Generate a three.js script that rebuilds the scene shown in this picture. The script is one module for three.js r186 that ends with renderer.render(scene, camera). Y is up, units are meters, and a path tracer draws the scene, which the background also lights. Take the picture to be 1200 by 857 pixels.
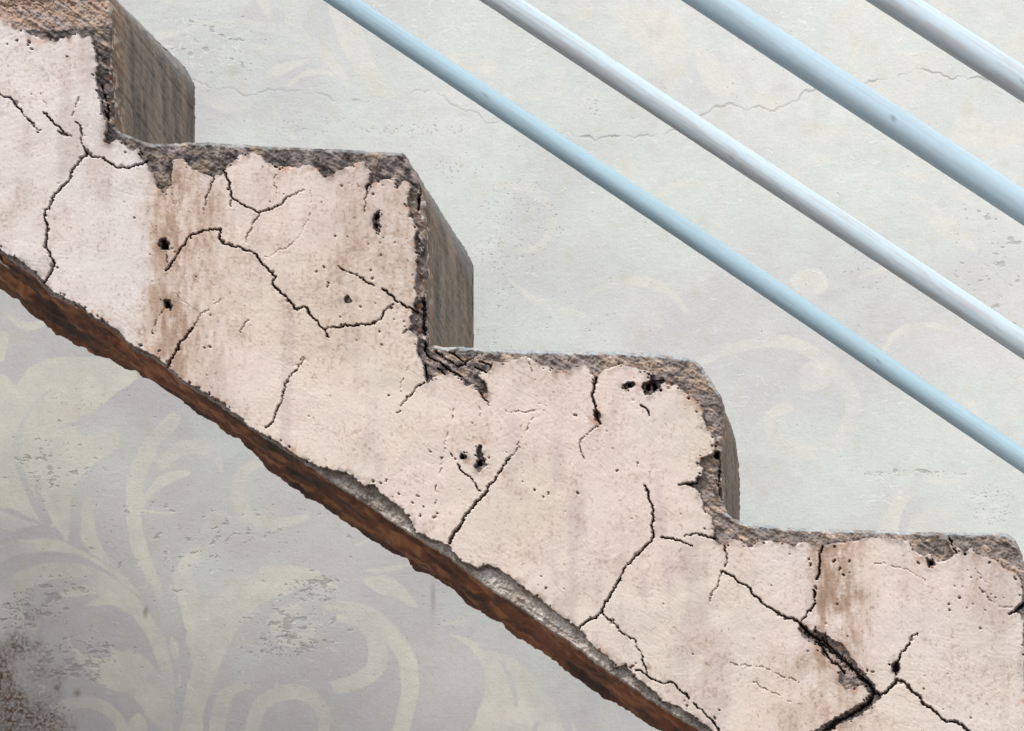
import * as THREE from 'three';
import { mergeGeometries } from 'three/addons/utils/BufferGeometryUtils.js';

// ---------------------------------------------------------------- scale, camera, sky, sun, exposure
// The side of the staircase is the plane z = 0. Lengths on it are also counted in "face units" of 1/1224 m
// (a tread is about 350 of them, 0.29 m), u to the right and v downwards.
const S = 1 / 1224;
const X = (u) => (u - 600) * S, Y = (v) => (428.5 - v) * S;
const scene = new THREE.Scene();
const camera = new THREE.PerspectiveCamera(4.452, 1200 / 857, 0.5, 400);
camera.position.set(X(1085), Y(1280), 9);
camera.lookAt(0, 0, 0);
camera.updateMatrixWorld(true); camera.updateProjectionMatrix();

const SKY_LEVEL = 1.0, SUN_LEVEL = 1.5, EXPOSURE = 1.56;
{ // overcast sky: bright towards the zenith, a little brighter on the sun's side
  const w = 256, h = 128, d = new Float32Array(w * h * 4), s = new THREE.Vector3(-0.24, 0.86, 0.50).normalize();
  for (let j = 0; j < h; j++) for (let i = 0; i < w; i++) {
    const el = ((j + 0.5) / h - 0.5) * Math.PI, az = ((i + 0.5) / w - 0.5) * 2 * Math.PI;
    const y = Math.sin(el), x = Math.cos(el) * Math.cos(az), z = Math.cos(el) * Math.sin(az);
    const c = Math.max(0, x * s.x + y * s.y + z * s.z);
    const l = (0.29 + 0.88 * Math.max(0, y) + 0.3 * Math.pow(c, 4)) * SKY_LEVEL;
    const o = (j * w + i) * 4;
    d[o] = l * 0.97; d[o + 1] = l * 1.0; d[o + 2] = l * 1.045; d[o + 3] = 1;
  }
  const t = new THREE.DataTexture(d, w, h, THREE.RGBAFormat, THREE.FloatType);
  t.mapping = THREE.EquirectangularReflectionMapping; t.magFilter = THREE.LinearFilter; t.needsUpdate = true;
  scene.background = t; scene.environment = t;
}
const sun = new THREE.DirectionalLight(0xfff4e6, SUN_LEVEL);
sun.position.set(-2.4, 8.6, 5.0); sun.castShadow = true; sun.shadow.radius = 24;
sun.shadow.mapSize.set(2048, 2048);
Object.assign(sun.shadow.camera, { left: -6, right: 6, top: 6, bottom: -6, near: 0.5, far: 30 });
scene.add(sun, sun.target);
const renderer = new THREE.WebGLRenderer({ antialias: true });
renderer.setSize(1024, 731);
renderer.shadowMap.enabled = true;
renderer.toneMapping = THREE.LinearToneMapping;
renderer.toneMappingExposure = EXPOSURE;

// ---------------------------------------------------------------- helpers
let seed = 7;
const rnd = () => { seed = (seed * 1664525 + 1013904223) >>> 0; return seed / 4294967296; };
const clamp = (x, a = 0, b = 1) => (x < a ? a : x > b ? b : x);
const sstep = (a, b, x) => { const t = clamp((x - a) / (b - a)); return t * t * (3 - 2 * t); };
const mix = (a, b, t) => a + (b - a) * t;
const mix3 = (a, b, t) => [mix(a[0], b[0], t), mix(a[1], b[1], t), mix(a[2], b[2], t)];
const hash = (i, j) => { let h = Math.imul(i, 374761393) ^ Math.imul(j, 668265263); h = Math.imul(h ^ (h >>> 13), 1274126177); return ((h ^ (h >>> 16)) >>> 0) / 4294967296; };
function noise(x, y) { // value noise, -1..1
  const i = Math.floor(x), j = Math.floor(y), fx = x - i, fy = y - j, sx = fx * fx * (3 - 2 * fx), sy = fy * fy * (3 - 2 * fy);
  const a = hash(i, j), b = hash(i + 1, j), c = hash(i, j + 1), d = hash(i + 1, j + 1);
  return (a + (b - a) * sx + (c - a + (a - b - c + d) * sx) * sy) * 2 - 1;
}
function fbm(x, y, n) {
  let s = 0, a = 0.5;
  for (let k = 0; k < n; k++) { s += a * noise(x, y); const t = x * 1.63 - y * 1.21 + 17.3; y = x * 1.21 + y * 1.63 - 9.1; x = t; a *= 0.5; }
  return s;
}
// sRGB 0-255 of a surface as it is in daylight -> linear base colour
const lin = (c) => (c /= 255, c <= 0.04045 ? c / 12.92 : Math.pow((c + 0.055) / 1.055, 2.4));
const C = (r, g, b) => [lin(r), lin(g), lin(b)];

// survey: a sighting through the theodolite (the camera) onto the plane z -> face units
const ray = new THREE.Vector3();
function sight(px, py, z = 0) {
  ray.set(px / 600 - 1, 1 - py / 428.5, 0.5).unproject(camera).sub(camera.position);
  const t = (z - camera.position.z) / ray.z;
  return [(camera.position.x + ray.x * t) / S + 600, 428.5 - (camera.position.y + ray.y * t) / S];
}
const L = (text, z = 0) => text.trim().split(/\s+/).map((p) => sight(...p.split(',').map(Number), z));
function resample(pts, step) {
  const out = [];
  for (let i = 0; i + 1 < pts.length; i++) {
    const [a, b] = [pts[i], pts[i + 1]], n = Math.max(1, Math.round(Math.hypot(b[0] - a[0], b[1] - a[1]) / step));
    for (let k = 0; k < n; k++) out.push([mix(a[0], b[0], k / n), mix(a[1], b[1], k / n)]);
  }
  out.push(pts[pts.length - 1]);
  return out;
}
function evenly(pts, n) { // n + 1 points at equal arc lengths
  const len = [0];
  for (let i = 1; i < pts.length; i++) len.push(len[i - 1] + Math.hypot(pts[i][0] - pts[i - 1][0], pts[i][1] - pts[i - 1][1]));
  const out = []; let i = 1;
  for (let k = 0; k <= n; k++) {
    const s = len[len.length - 1] * k / n;
    while (i < pts.length - 1 && len[i] < s) i++;
    const t = clamp((s - len[i - 1]) / Math.max(1e-6, len[i] - len[i - 1]));
    out.push([mix(pts[i - 1][0], pts[i][0], t), mix(pts[i - 1][1], pts[i][1], t)]);
  }
  return out;
}
const rough = (a, s) => ([u, v]) => [u + a * (fbm(u / s, v / s, 3) + 0.5 * noise(u / 2.3, v / 2.3)), v + a * (fbm(u / s + 40, v / s + 90, 3) + 0.5 * noise(u / 2.3 + 31, v / 2.3 + 77))];

// ---------------------------------------------------------------- outline of the concrete body (face units)
const W = 1.0;                                   // width of the flight
const FAR = -W;
const nearRoute = {
  tread0: L('-240,-85 -60,-62 84,-50'),
  riser0: L('84,-50 116,-22 129,4 131,25 130,60 131,90 133,120 133,148'),
  tread1: L('133,148 140,155 150,158 160,162 170,167 187,168 215,167 250,167 300,170 340,172 375,174 410,175 430,177 452,178 472,179'),
  riser1: L('472,179 481,193 489,208 494,220 498,238 499,260 500,290 500,330 500,370 502,404'),
  tread2: L('502,404 520,406 545,407 580,409 620,411 665,412 712,412 745,413 770,415 790,417 810,420'),
  riser2: L('810,420 820,427 829,439 837,452 845,465 848,478 848,500 846,530 846,560 847,587 852,601 860,608'),
  tread3: L('860,608 870,612 889,614 905,616 920,618 962,620 1012,621 1075,623 1125,624 1160,625 1180,625'),
  riser3: L('1180,625 1187,629 1193,638 1198,648 1202,665 1204,700 1205,780 1206,832'),
  tread4: L('1206,832 1260,836'),
};
const farRoute = {
  tread0: [[-240, -85], [118, -58]],
  riser0: [...L('214,76 222,88 227,98 228,108 228,160', FAR), [134, 175]],
  tread1: [[134, 175], [483, 190]],
  riser1: [...L('545,294 551,303 555,312 555,340 555,406', FAR), [497, 440]],
  tread2: [[497, 440], [827, 420]],
  riser2: [...L('850,486 857,500 862,515 865,540 866,570 867,604', FAR), [842, 640]],
  tread3: [[842, 640], [1180, 640]],
  riser3: [[1180, 640], [1196, 660], [1199, 836]],
  tread4: [[1199, 836], [1260, 840]],
};
const bottomNear = L(`-170,185 -90,238 0,297 18,310 42,326 60,346 75,353 95,363 112,376 122,381 140,393 155,410 165,415 182,423 196,432 212,448 235,462 255,474 272,487 290,499
  310,513 330,526 355,543 380,560 405,576 430,592 455,610 480,626 505,641 530,657 555,677 577,694 600,707 622,722 642,738 667,753 695,775 720,793 745,810 772,828 797,843 822,858 870,890 960,950 1100,1042 1270,1155`);
const bottomFar = L(`-90,278 -40,311 0,337 20,350 50,372 75,390 100,405 117,414 150,430 175,447 195,462 212,472 232,489 257,502 277,514 310,540 345,565 380,589 405,605 430,621 455,640 480,655 492,667
  515,680 535,694 560,717 575,729 592,735 610,750 630,759 660,783 695,813 730,829 760,850 800,872 860,912 960,980 1100,1075 1240,1168`, FAR).map(([u, v]) => [u, v - 4]);
const topOrder = ['tread0', 'riser0', 'tread1', 'riser1', 'tread2', 'riser2', 'tread3', 'riser3', 'tread4'];
const edgeRough = { tread: rough(1.3, 9), riser: rough(1.6, 8), bottom: rough(1.5, 7), plaster: rough(2.2, 4) };
const wornRoute = {};
for (const k of topOrder) {
  const r = edgeRough[k.slice(0, 5)], p = resample(nearRoute[k], 2).map(r);
  p[0] = wornRoute[topOrder[topOrder.indexOf(k) - 1]]?.at(-1) ?? p[0];
  wornRoute[k] = p;
}
const wornBottom = resample(bottomNear, 2).map(edgeRough.bottom);
const coreOutline = [...topOrder.flatMap((k) => wornRoute[k]), ...[...wornBottom].reverse()];

// ---------------------------------------------------------------- plaster outline with what has fallen off it
const plasterEdge = `-60,22 0,24 8,25 15,29 18,34 29,35 37,41 45,42 50,46 62,45 66,49 71,44 80,45 86,40 92,38 97,44 105,42 111,46 110,52 113,58 113,70 116,77 114,88 115,100 117,112 121,120 118,127 125,139 126,151 125,165 129,168 135,162
 140,164 146,169 152,175 157,177 161,172 166,177 167,184 170,190 175,197 180,204 185,215 191,225 200,217 200,205 201,190 206,185 217,187 225,197 235,202 250,206 259,205 262,197 272,190 282,180 297,179 305,181 312,190 322,192 335,195
 350,195 362,192 372,197 380,207 387,206 397,200 402,198 411,194 420,189 426,189 431,194 437,204 432,216 430,223 434,216 444,212 446,210 457,209 466,208 467,220 474,210 480,215 484,220 480,227 479,237 481,246 483,255 487,262 489,266
 492,273 497,280 493,290 497,296 491,302 489,315 490,325 487,331 489,350 487,355 489,362 481,372 485,380 481,387 491,395 490,415 498,425 499,440 502,449 506,442 514,440 520,437 535,440 542,442 545,450 550,452 556,449 561,455 564,462
 570,468 571,457 567,450 560,442 562,435 572,436 579,425 592,425 605,421 614,417 627,420 632,427 645,430 652,437 662,437 670,431 687,426 692,432 699,446 703,436 710,432 727,427 742,430 760,434 765,438 779,444 782,451 789,450 800,456
 805,461 814,467 821,475 825,482 825,492 829,501 835,510 840,516 839,527 835,535 822,539 821,544 826,549 825,559 820,560 816,566 806,568 813,571 821,576 824,586 825,597 835,606 837,616 839,625 837,631 846,640 850,639 852,632 864,631
 870,636 877,640 885,637 890,631 897,632 910,635 922,636 930,641 936,634 949,637 960,646 963,639 980,635 992,635 1010,632 1017,631 1032,630 1050,631 1067,634 1071,644 1079,650 1091,649 1100,658 1112,654 1117,649 1110,636 1107,631
 1112,632 1121,639 1131,646 1140,642 1147,649 1160,654 1170,657 1177,666 1187,669 1191,674 1197,677 1201,690 1199,706 1190,715 1199,722 1202,760 1203,832 1260,842 1260,1150`;
const plasterFoot = `1100,1038 960,946 850,866 835,853 817,840 797,828 775,818 760,803 740,788 735,778 722,779 710,765 695,755 682,739 670,729 655,718 635,703 617,690 605,680 592,669 575,659 560,664 555,660 540,655 525,637 505,630 487,622 480,605 462,587 447,577 440,566
 425,567 415,557 400,550 380,546 365,541 350,533 335,523 322,514 310,507 300,503 290,497 282,488 272,483 262,473 255,469 245,466 235,460 212,446 203,438 196,430 182,419 165,411 155,408 140,391 122,379 112,374 95,361 75,350 60,343 50,331 42,321 30,313 20,304 8,300 0,293 -60,252`;
const fallen = [ // gaps in the coat and loose remnants left on the edges
  '937,731 949,742 958,741 966,745 979,755 986,755 993,765 995,772 1002,777 1004,783 1012,790 1020,800 1026,811 1019,811 1012,802 1006,803 1000,808 992,808 985,800 984,792 988,788 978,772 966,769 962,758 951,752 945,749 938,740',
  '1026,811 1032,818 1027,822 1021,826 1017,832 1000,841 985,848 970,858 960,866 948,866 962,854 975,846 990,837 1005,830 1016,824 1020,815',
  '1046,780 1051,777 1056,784 1051,790 1047,787', '487,275 490,272 492,292 493,300 489,297', '186,287 190,281 195,280 198,287 196,293 188,292', '193,354 199,353 201,360 200,364 197,359 193,359',
  '438,256 443,250 445,255 442,264 444,272 440,270', '1088,658 1094,657 1095,662 1090,663', '405,352 408,348 411,353 407,355', '559,531 563,522 565,535 570,546 562,552 557,547 562,540', '539,535 545,533 547,537 541,538',
  '776,447 762,448 753,451 754,456 763,457 774,455', '756,459 770,458 764,462 757,463', '733,452 741,448 744,450 739,454 733,456', '762,442 773,440 776,444 766,445',
  '842,542 846,544 845,551 840,546', '841,556 845,558 844,569 841,567', '836,569 839,571 838,577 835,575', '494,342 500,345 499,354 493,350', '494,394 499,392 502,401 497,400', '697,483 702,485 703,492 698,493',
];
const plasterLoops = [[...L(plasterEdge), ...L(plasterFoot).map(([u, v]) => [u, v + 4 * sstep(200, 320, u)])], ...fallen.map((t) => L(t))].map((p) => { p = resample([...p, p[0]], 1.5).map(edgeRough.plaster); p.pop(); return p; });

// ---------------------------------------------------------------- fields over the side of the stairs
const CELL = 0.86, U0 = -34, V0 = -34, NU = Math.ceil(1272 / CELL), NV = Math.ceil(925 / CELL);
const field = (fill = 0) => new Float32Array(NU * NV).fill(fill);
const uAt = (i) => U0 + i * CELL, vAt = (j) => V0 + j * CELL;
function signedDistance(loops, reach) { // positive inside, even-odd
  const f = field(reach), inside = new Uint8Array(NU * NV), rows = Array.from({ length: NV }, () => []);
  for (const p of loops) for (let k = 0; k < p.length; k++) {
    const a = p[k], b = p[(k + 1) % p.length];
    const i0 = Math.max(0, Math.floor((Math.min(a[0], b[0]) - reach - U0) / CELL)), i1 = Math.min(NU - 1, Math.ceil((Math.max(a[0], b[0]) + reach - U0) / CELL));
    const j0 = Math.max(0, Math.floor((Math.min(a[1], b[1]) - reach - V0) / CELL)), j1 = Math.min(NV - 1, Math.ceil((Math.max(a[1], b[1]) + reach - V0) / CELL));
    const dx = b[0] - a[0], dy = b[1] - a[1], q = dx * dx + dy * dy || 1e-9;
    for (let j = j0; j <= j1; j++) for (let i = i0; i <= i1; i++) {
      const x = uAt(i) - a[0], y = vAt(j) - a[1], t = clamp((x * dx + y * dy) / q), d = Math.hypot(x - t * dx, y - t * dy), o = j * NU + i;
      if (d < f[o]) f[o] = d;
    }
    const lo = Math.min(a[1], b[1]), hi = Math.max(a[1], b[1]);
    for (let j = Math.max(0, Math.ceil((lo - V0) / CELL)); j < NV && vAt(j) < hi; j++) rows[j].push(a[0] + (vAt(j) - a[1]) / (dy || 1e-9) * dx);
  }
  rows.forEach((r, j) => { r.sort((a, b) => a - b); for (let k = 0; k + 1 < r.length; k += 2) for (let i = Math.max(0, Math.ceil((r[k] - U0) / CELL)); i < NU && uAt(i) < r[k + 1]; i++) inside[j * NU + i] = 1; });
  for (let o = 0; o < f.length; o++) if (!inside[o]) f[o] = -f[o];
  return f;
}
const coreIn = signedDistance([coreOutline], 26), plasterIn = signedDistance(plasterLoops, 26);

const cut = field();                              // depth of cracks and pits, metres
function carve(u, v, r, depth, hard = 0.4) {
  const i0 = Math.max(0, Math.floor((u - r - U0) / CELL)), i1 = Math.min(NU - 1, Math.ceil((u + r - U0) / CELL)), j0 = Math.max(0, Math.floor((v - r - V0) / CELL)), j1 = Math.min(NV - 1, Math.ceil((v + r - V0) / CELL));
  for (let j = j0; j <= j1; j++) for (let i = i0; i <= i1; i++) {
    const d = depth * (1 - sstep(hard, 1, Math.hypot(uAt(i) - u, vAt(j) - v) / r)), o = j * NU + i;
    if (d > cut[o]) cut[o] = d;
  }
}
function wander(a, b, out, amp) {                 // midpoint displacement: how a crack finds its way
  const l = Math.hypot(b[0] - a[0], b[1] - a[1]);
  if (l < 2) { out.push(b); return; }
  const k = (rnd() - 0.5) * amp, m = [(a[0] + b[0]) / 2 - (b[1] - a[1]) * k, (a[1] + b[1]) / 2 + (b[0] - a[0]) * k];
  wander(a, m, out, amp); wander(m, b, out, amp);
}
function crack(text, w0, w1 = w0, broken = 0) {
  const p = L(text), line = [p[0]];
  for (let i = 0; i + 1 < p.length; i++) wander(p[i], p[i + 1], line, 0.26);
  const fine = resample(line, 0.7), ph = rnd() * 100;
  fine.forEach(([u, v], i) => {
    const t = i / fine.length, n = noise(i * 0.11 + ph, 3.3) * 0.35 + noise(i * 0.4 + ph, 7.7) * 0.2;
    if (broken && noise(i * 0.14 + ph, 55) < broken - 1) return;
    if (w0 < 1.6 && noise(i * 0.09 + ph, 155) < -0.6) return;
    const w = mix(w0, w1, t) * (0.92 + 1.25 * n + 0.25 * noise(i * 1.1 + ph, 21));
    u += 0.7 * noise(i * 0.33 + ph, 90) + 0.35 * noise(i * 0.9 + ph, 93); v += 0.7 * noise(i * 0.33 + ph, 70) + 0.35 * noise(i * 0.9 + ph, 73);
    carve(u, v, w > 2.5 ? 0.2 + w * 0.42 : Math.max(0.92, 0.3 + w * 0.36), w > 1.5 ? 0.017 : 0.0046 * w * w, w > 1.5 ? 0.5 : 0.05);
    if (w0 > 1.4 && rnd() < 0.04) carve(u + (rnd() - 0.5) * 4.5, v + (rnd() - 0.5) * 4.5, 0.8 + rnd() ** 2 * 2.6, 0.002 + rnd() * 0.007, 0.3);
  });
}
crack('-20,96 0,110 4,114 12,115 20,125 29,137 37,144 44,152 49,154', 1.9, 1.4);
crack('51,132 60,142 70,149 75,155', 1.9); crack('69,155 76,157 84,160', 1.9);
crack('90,144 96,152 95,165 101,179', 1.5, 1.8); crack('101,179 107,184 120,185 130,192 137,197 152,197 162,194 171,190', 2, 2.3);
crack('101,180 92,192 83,207 72,221 61,239 54,247 54,260 56,270 54,287 59,300 64,309 61,317 51,332', 1.7, 2.8);
crack('93,115 90,122 84,138', 0.8, 0.8, 0.9); crack('48,110 52,120 55,127', 0.7);
crack('261,199 266,210 270,220 271,231 282,239 295,245 305,250 322,244 337,232 347,227 357,223', 2.3, 0.9);
crack('305,250 297,262 290,275 289,285', 1.2, 0.7); crack('251,208 245,225 242,237 239,251', 1.3, 0.9);
crack('195,318 204,306 212,292 220,280 227,275 237,272 250,270 259,269', 1.9, 1.6);
crack('259,269 257,280 262,286 275,290 287,294 300,299 307,310 315,318 324,325 320,330 322,336 335,347 341,355 345,363 359,361 367,374 375,382 381,387 385,395', 2.1, 2.2);
crack('381,387 395,384 415,382 437,379 447,374 452,364 461,357', 2.1, 1.6); crack('390,306 396,312 400,315 415,322 425,326 437,334 449,340 457,346 465,354 477,361 490,366', 1.4, 2.6);
crack('196,430 204,416 212,402 220,392 226,385', 2.2, 2); crack('226,385 237,367 248,360 260,351', 0.9, 0.6);
crack('312,502 322,492 327,477 332,462 339,445 350,434 356,422', 1.6, 1); crack('356,426 350,428 345,429', 0.6);
crack('466,485 472,474 485,460 500,446', 1, 1.5); crack('470,460 476,438 478,432', 0.6, 0.6, 0.9);
crack('699,443 696,457 697,472 700,485 700,492 704,497', 2.7, 2.4); crack('704,497 692,506 681,516 681,530 685,539', 1.2, 0.9);
crack('527,637 532,625 542,612 552,597 562,586 572,575', 3.2, 3.2); crack('572,575 580,564 589,550 595,539 606,527', 2, 1); crack('606,527 609,517 619,500 625,490', 0.9, 0.7, 0.8);
crack('529,532 537,545 547,557 557,567 564,576', 1.2, 2.2); crack('609,520 612,540 614,556', 0.7, 0.6, 0.8);
crack('756,569 760,580 764,592 766,607 764,615 767,629 764,635 752,647 740,660 730,671 724,682 717,695 709,707 706,717 695,726 680,738', 1.9, 2.2);
crack('706,717 715,727 725,737 735,746 745,750 751,765 759,788', 1.7, 1.3); crack('775,630 785,631 795,634 803,637 811,640', 2, 1.3); crack('802,629 812,626 820,627 827,629 838,631', 1.1, 2.1);
crack('849,640 852,650 852,660 847,670 840,690 832,705', 1.5, 0.9); crack('847,670 860,676 872,685 882,697 895,709 907,715 922,725 937,730 950,744', 1.9, 3.4);
crack('943,736 958,749 970,759 980,766 990,775 1005,790 1017,800 1026,813', 2.2, 3.2); crack('955,752 968,765 982,780 990,790', 2, 2.6);
crack('1025,810 1031,815 1039,812 1044,806 1051,796 1059,799 1065,804 1069,811 1076,816 1081,824 1090,830 1100,837 1104,844 1112,846 1120,846 1129,851 1136,857 1152,872', 3.2, 3.4);
crack('1025,812 1021,822 1017,827 1009,831 1000,836 990,841 975,848 967,855 955,866', 2.4, 3);
crack('1050,777 1057,765 1064,757 1068,750 1075,743', 1.7, 1.2); crack('1050,795 1049,788', 2);
crack('964,641 961,662 956,680', 2.6, 2.4); crack('954,692 955,707 947,717 940,728', 2.6, 1.8); crack('738,783 746,778', 1.2);
crack('740,784 752,787 765,797 775,801 787,800 797,810 810,822 822,832 837,848 852,864', 1.4, 2.4); crack('752,476 757,479 761,487', 2.6, 1.6);
crack('816,566 808,568 796,569', 3.4, 1.8); crack('1183,720 1191,715 1201,708', 2.2, 5); crack('857,777 880,781 900,785 920,794 937,800', 0.8, 0.8, 0.8);
crack('882,800 905,813 927,824', 0.7, 0.7, 0.85); crack('532,480 522,517 515,555 510,592', 0.8, 0.7, 0.9); crack('365,222 357,265 342,287 312,302', 0.5, 0.5);
crack('324,205 324,226', 0.8); crack('430,222 427,235 427,250', 1.1, 0.7); crack('620,425 624,437', 0.9); crack('632,474 648,478 660,484', 0.5, 0.5, 0.8); crack('592,482 625,482 640,484', 0.6, 0.6, 0.8);
crack('1148,690 1160,704 1172,712 1186,712', 0.8, 0.6); crack('1025,662 1045,664 1070,672 1085,683', 0.6, 0.5); crack('1140,660 1150,676 1162,690', 0.6, 0.5); crack('291,376 286,382 281,389', 0.8);
crack('202,228 203,240', 0.8); crack('196,300 198,312', 0.9); crack('271,236 271,242', 1.2); crack('179,388 187,370 196,357', 0.6, 0.6); crack('205,340 225,362 235,370', 0.5, 0.5);
crack('498,428 500,447', 3, 1.6); for (let k = 0; k < 3; k++) { crack('496,354 497,366 496,378 498,392', 3.2, 2.2, 0.75); crack('842,534 843,548 842,560 844,572 846,586', 3, 2, 0.75); crack('494,214 492,228 490,246', 2.4, 1.8, 0.75); crack('119,100 124,118 127,140', 2, 1.6, 0.75); } crack('1113,632 1117,641 1122,650', 2.2, 2); crack('564,462 570,470 573,476', 2.6, 1.2); crack('562,476 563,492', 0.9, 0.6, 0.8);
crack('500,415 520,428 540,441', 2.6, 2.2); crack('510,412 524,421 537,430', 2.2, 1.6); crack('512,432 522,439', 2.2); crack('527,413 540,422 546,428', 1.8, 1.2); crack('562,424 576,429', 2.2); crack('557,430 571,437', 1.8); crack('537,430 546,424 560,414', 1.6); crack('499,400 501,416', 2.4);
for (let k = 0; k < 12; k++) { const u = -10 + k * 11; crack(`${u},${-4 + (k % 3) * 3} ${u + 14},${7 + (k % 4)} ${u + 24},${18}`, 0.8, 0.6, 0.9); }
const hole = (u, v, r, d = 0.008) => { [u, v] = sight(u, v); const t = rnd() * 3.14; for (let k = 0; k < 4; k++) { const q = (rnd() - 0.5) * r * 1.5; carve(u + Math.cos(t) * q + (rnd() - 0.5) * r * 0.5, v + Math.sin(t) * q + (rnd() - 0.5) * r * 0.5, 0.55 + r * (0.2 + 0.4 * rnd()), d * (0.5 + rnd() * 0.6), 0.25); } };
for (const [u, v, r] of [[57, 270, 3], [68, 315, 1.6], [158, 256, 1.2], [380, 314, 1.4], [385, 332, 1.3], [384, 336, 1.6], [371, 319, 1], [240, 408, 1.4], [246, 407, 2], [179, 391, 1.4], [187, 412, 1.6], [166, 406, 2.6], [393, 277, 1.3], [674, 487, 2]]) hole(u, v, r);
for (const [u, v, r] of [[1076, 660, 2.6], [1190, 679, 2.4], [1112, 709, 1.5], [1113, 715, 2], [1017, 786, 2], [1023, 788, 1.6], [1063, 807, 1.7], [1083, 808, 1.1], [1160, 660, 2.2], [505, 530, 1.4], [518, 537, 1.6], [627, 575, 1.4], [643, 579, 1.6], [637, 583, 1.2]]) hole(u, v, r);
for (const [u, v, r] of [[20, 48, 2], [34, 52, 3.2], [38, 58, 1.5], [59, 47, 1.6], [79, 67, 1.2], [109, 88, 1.8], [677, 578, 2.4], [724, 552, 2], [640, 690, 1.6], [630, 699, 1.4], [957, 690, 2.2], [950, 662, 2.2], [948, 656, 1.6], [978, 658, 2.6], [984, 668, 2], [989, 675, 1.8], [996, 659, 1.8], [445, 389, 1.2], [476, 388, 1.8], [474, 390, 1.4]]) hole(u, v, r);
for (const [u, v, r] of [[448, 405, 1.5], [456, 464, 1.3], [447, 567, 1.6], [453, 564, 1.8], [490, 582, 2.2], [484, 590, 1.6], [497, 595, 1.5], [493, 605, 1.8], [509, 607, 3], [512, 602, 2.2], [468, 580, 1.6], [826, 620, 1.4], [806, 828, 2.4], [843, 833, 1.8], [838, 842, 2.2], [60, 345, 3], [75, 348, 3], [93, 358, 3.4], [100, 362, 3], [115, 372, 3]]) hole(u, v, r * 0.8, 0.007);
for (const [u, v, r] of [[192, 286, 4.6], [197, 357, 3], [441, 255, 2.2], [441, 265, 2], [1050, 783, 3.4], [1091, 660, 1.6], [562, 543, 2.4], [542, 535, 1.6], [760, 453, 3], [768, 453, 3], [738, 452, 2.4], [840, 533, 3.4]]) { const [a, b] = sight(u, v); for (let q = 0; q < 9; q++) carve(a + (rnd() - 0.5) * r * 1.3, b + (rnd() - 0.5) * r * 2.2, 0.7 + r * (0.25 + 0.5 * rnd()), 0.016 + 0.020 * rnd(), 0.35); }
for (const t of ['940,735 952,745 966,752 980,764 992,776', '992,776 1004,788 1016,798 1025,811', '1022,818 1008,832 985,844 962,860']) resample(L(t), 0.45).forEach(([u, v]) => { // rubble-edged gap: many small losses rather than one groove
  carve(u + noise(u / 3, v / 3), v + noise(u / 3 + 9, v / 3), 1.3 + 0.5 * noise(u / 4, v / 4), 0.026, 0.4);
  const q = rnd() * 6.283, d = 5.5 * rnd() ** 1.4; carve(u + Math.cos(q) * d, v + Math.sin(q) * d, 0.7 + 1.3 * rnd() ** 2, 0.004 + 0.018 * rnd() ** 1.5, 0.3);
});
// crumbs lost from the broken edge of the coat
for (let k = 0; k < 60000; k++) {
  const u = rnd() * 1240 - 20, v = rnd() * 880, e = plasterIn[Math.round((v - V0) / CELL) * NU + Math.round((u - U0) / CELL)];
  if (e > 0.3 && e < 5 && rnd() < 0.55 * (1 - e / 5)) carve(u, v, 0.8 + 1.5 * rnd() ** 2, 0.002 + 0.010 * rnd(), 0.3);
}
// small pits: everywhere a few, many under the worn tread edges, at the foot and in the spalled strip
const pitty = (u, v) => 0.016 + 0.5 * Math.exp(-(((u - 462) / 22) ** 2 + ((v - 255) / 45) ** 2)) + 0.45 * Math.exp(-(((u - 972) / 17) ** 2 + ((v - 695) / 55) ** 2)) + 0.14 * Math.exp(-(((u - 1145) / 30) ** 2 + ((v - 690) / 35) ** 2)) + 0.3 * Math.exp(-(((u - 415) / 14) ** 2 + ((v - 205) / 16) ** 2)) + 0.25 * Math.exp(-(((u - 320) / 14) ** 2 + ((v - 215) / 22) ** 2));
for (let k = 0; k < 15000; k++) {
  const u = rnd() * 1240 - 20, v = rnd() * 880, o = Math.round((v - V0) / CELL) * NU + Math.round((u - U0) / CELL), e = plasterIn[o];
  if (!(e > 1)) continue;
  const foot = e < 22 ? 0.12 * (1 - e / 22) : 0;
  if (rnd() > (pitty(u, v) + foot) * (0.6 + 0.8 * fbm(u / 60, v / 60, 2))) continue;
  const r = 0.7 + 1.1 * rnd() ** 2.5;
  carve(u, v, r + 0.5, 0.0012 + rnd() * 0.0035 * r, 0.1);
}

// ---------------------------------------------------------------- relief of the two coats (metres)
const slab = (u, v, a) => { const c = Math.cos(a), s = Math.sin(a); return [u * c + v * s, -u * s + v * c]; };
function plasterZ(u, v, o) {
  const e = plasterIn[o], lip = 0.9 + 2.2 * Math.max(0, noise(u / 13 + 9, v / 13) - 0.2), wave = 0.0022 * fbm(u / 190, v / 190, 2) + 0.0011 * fbm(u / 42 + 5, v / 42, 3);
  let trowel = 0.00007 * noise(u / 2.6, v / 2.6) + 0.00006 * noise(u / 1.4, v / 1.4) + 0.00010 * fbm(u / 8, v / 8, 2);
  const wu = u + 5 * noise(u / 40, v / 40), wv = v + 5 * noise(u / 40 + 7, v / 40);
  for (let k = 0; k < 4; k++) { // four sets of float strokes, each showing in its own patches
    const [a, b] = slab(wu, wv, [0.55, 0.12, -0.42, 0.95][k]), on = sstep(-0.1, 0.45, noise(u / 70 + k * 31, v / 50 + k * 17));
    if (on > 0) trowel += on * (0.00006 * noise(a / 17 + k * 9, b / 1.8) + 0.00055 * Math.min(0, noise(a / 34 + k * 3, b / 2.0 + 5) + 0.68));
  }
  return mix(-0.010, 0.0062 + wave + trowel, sstep(0, lip, e) ** 0.6) - cut[o];
}
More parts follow.
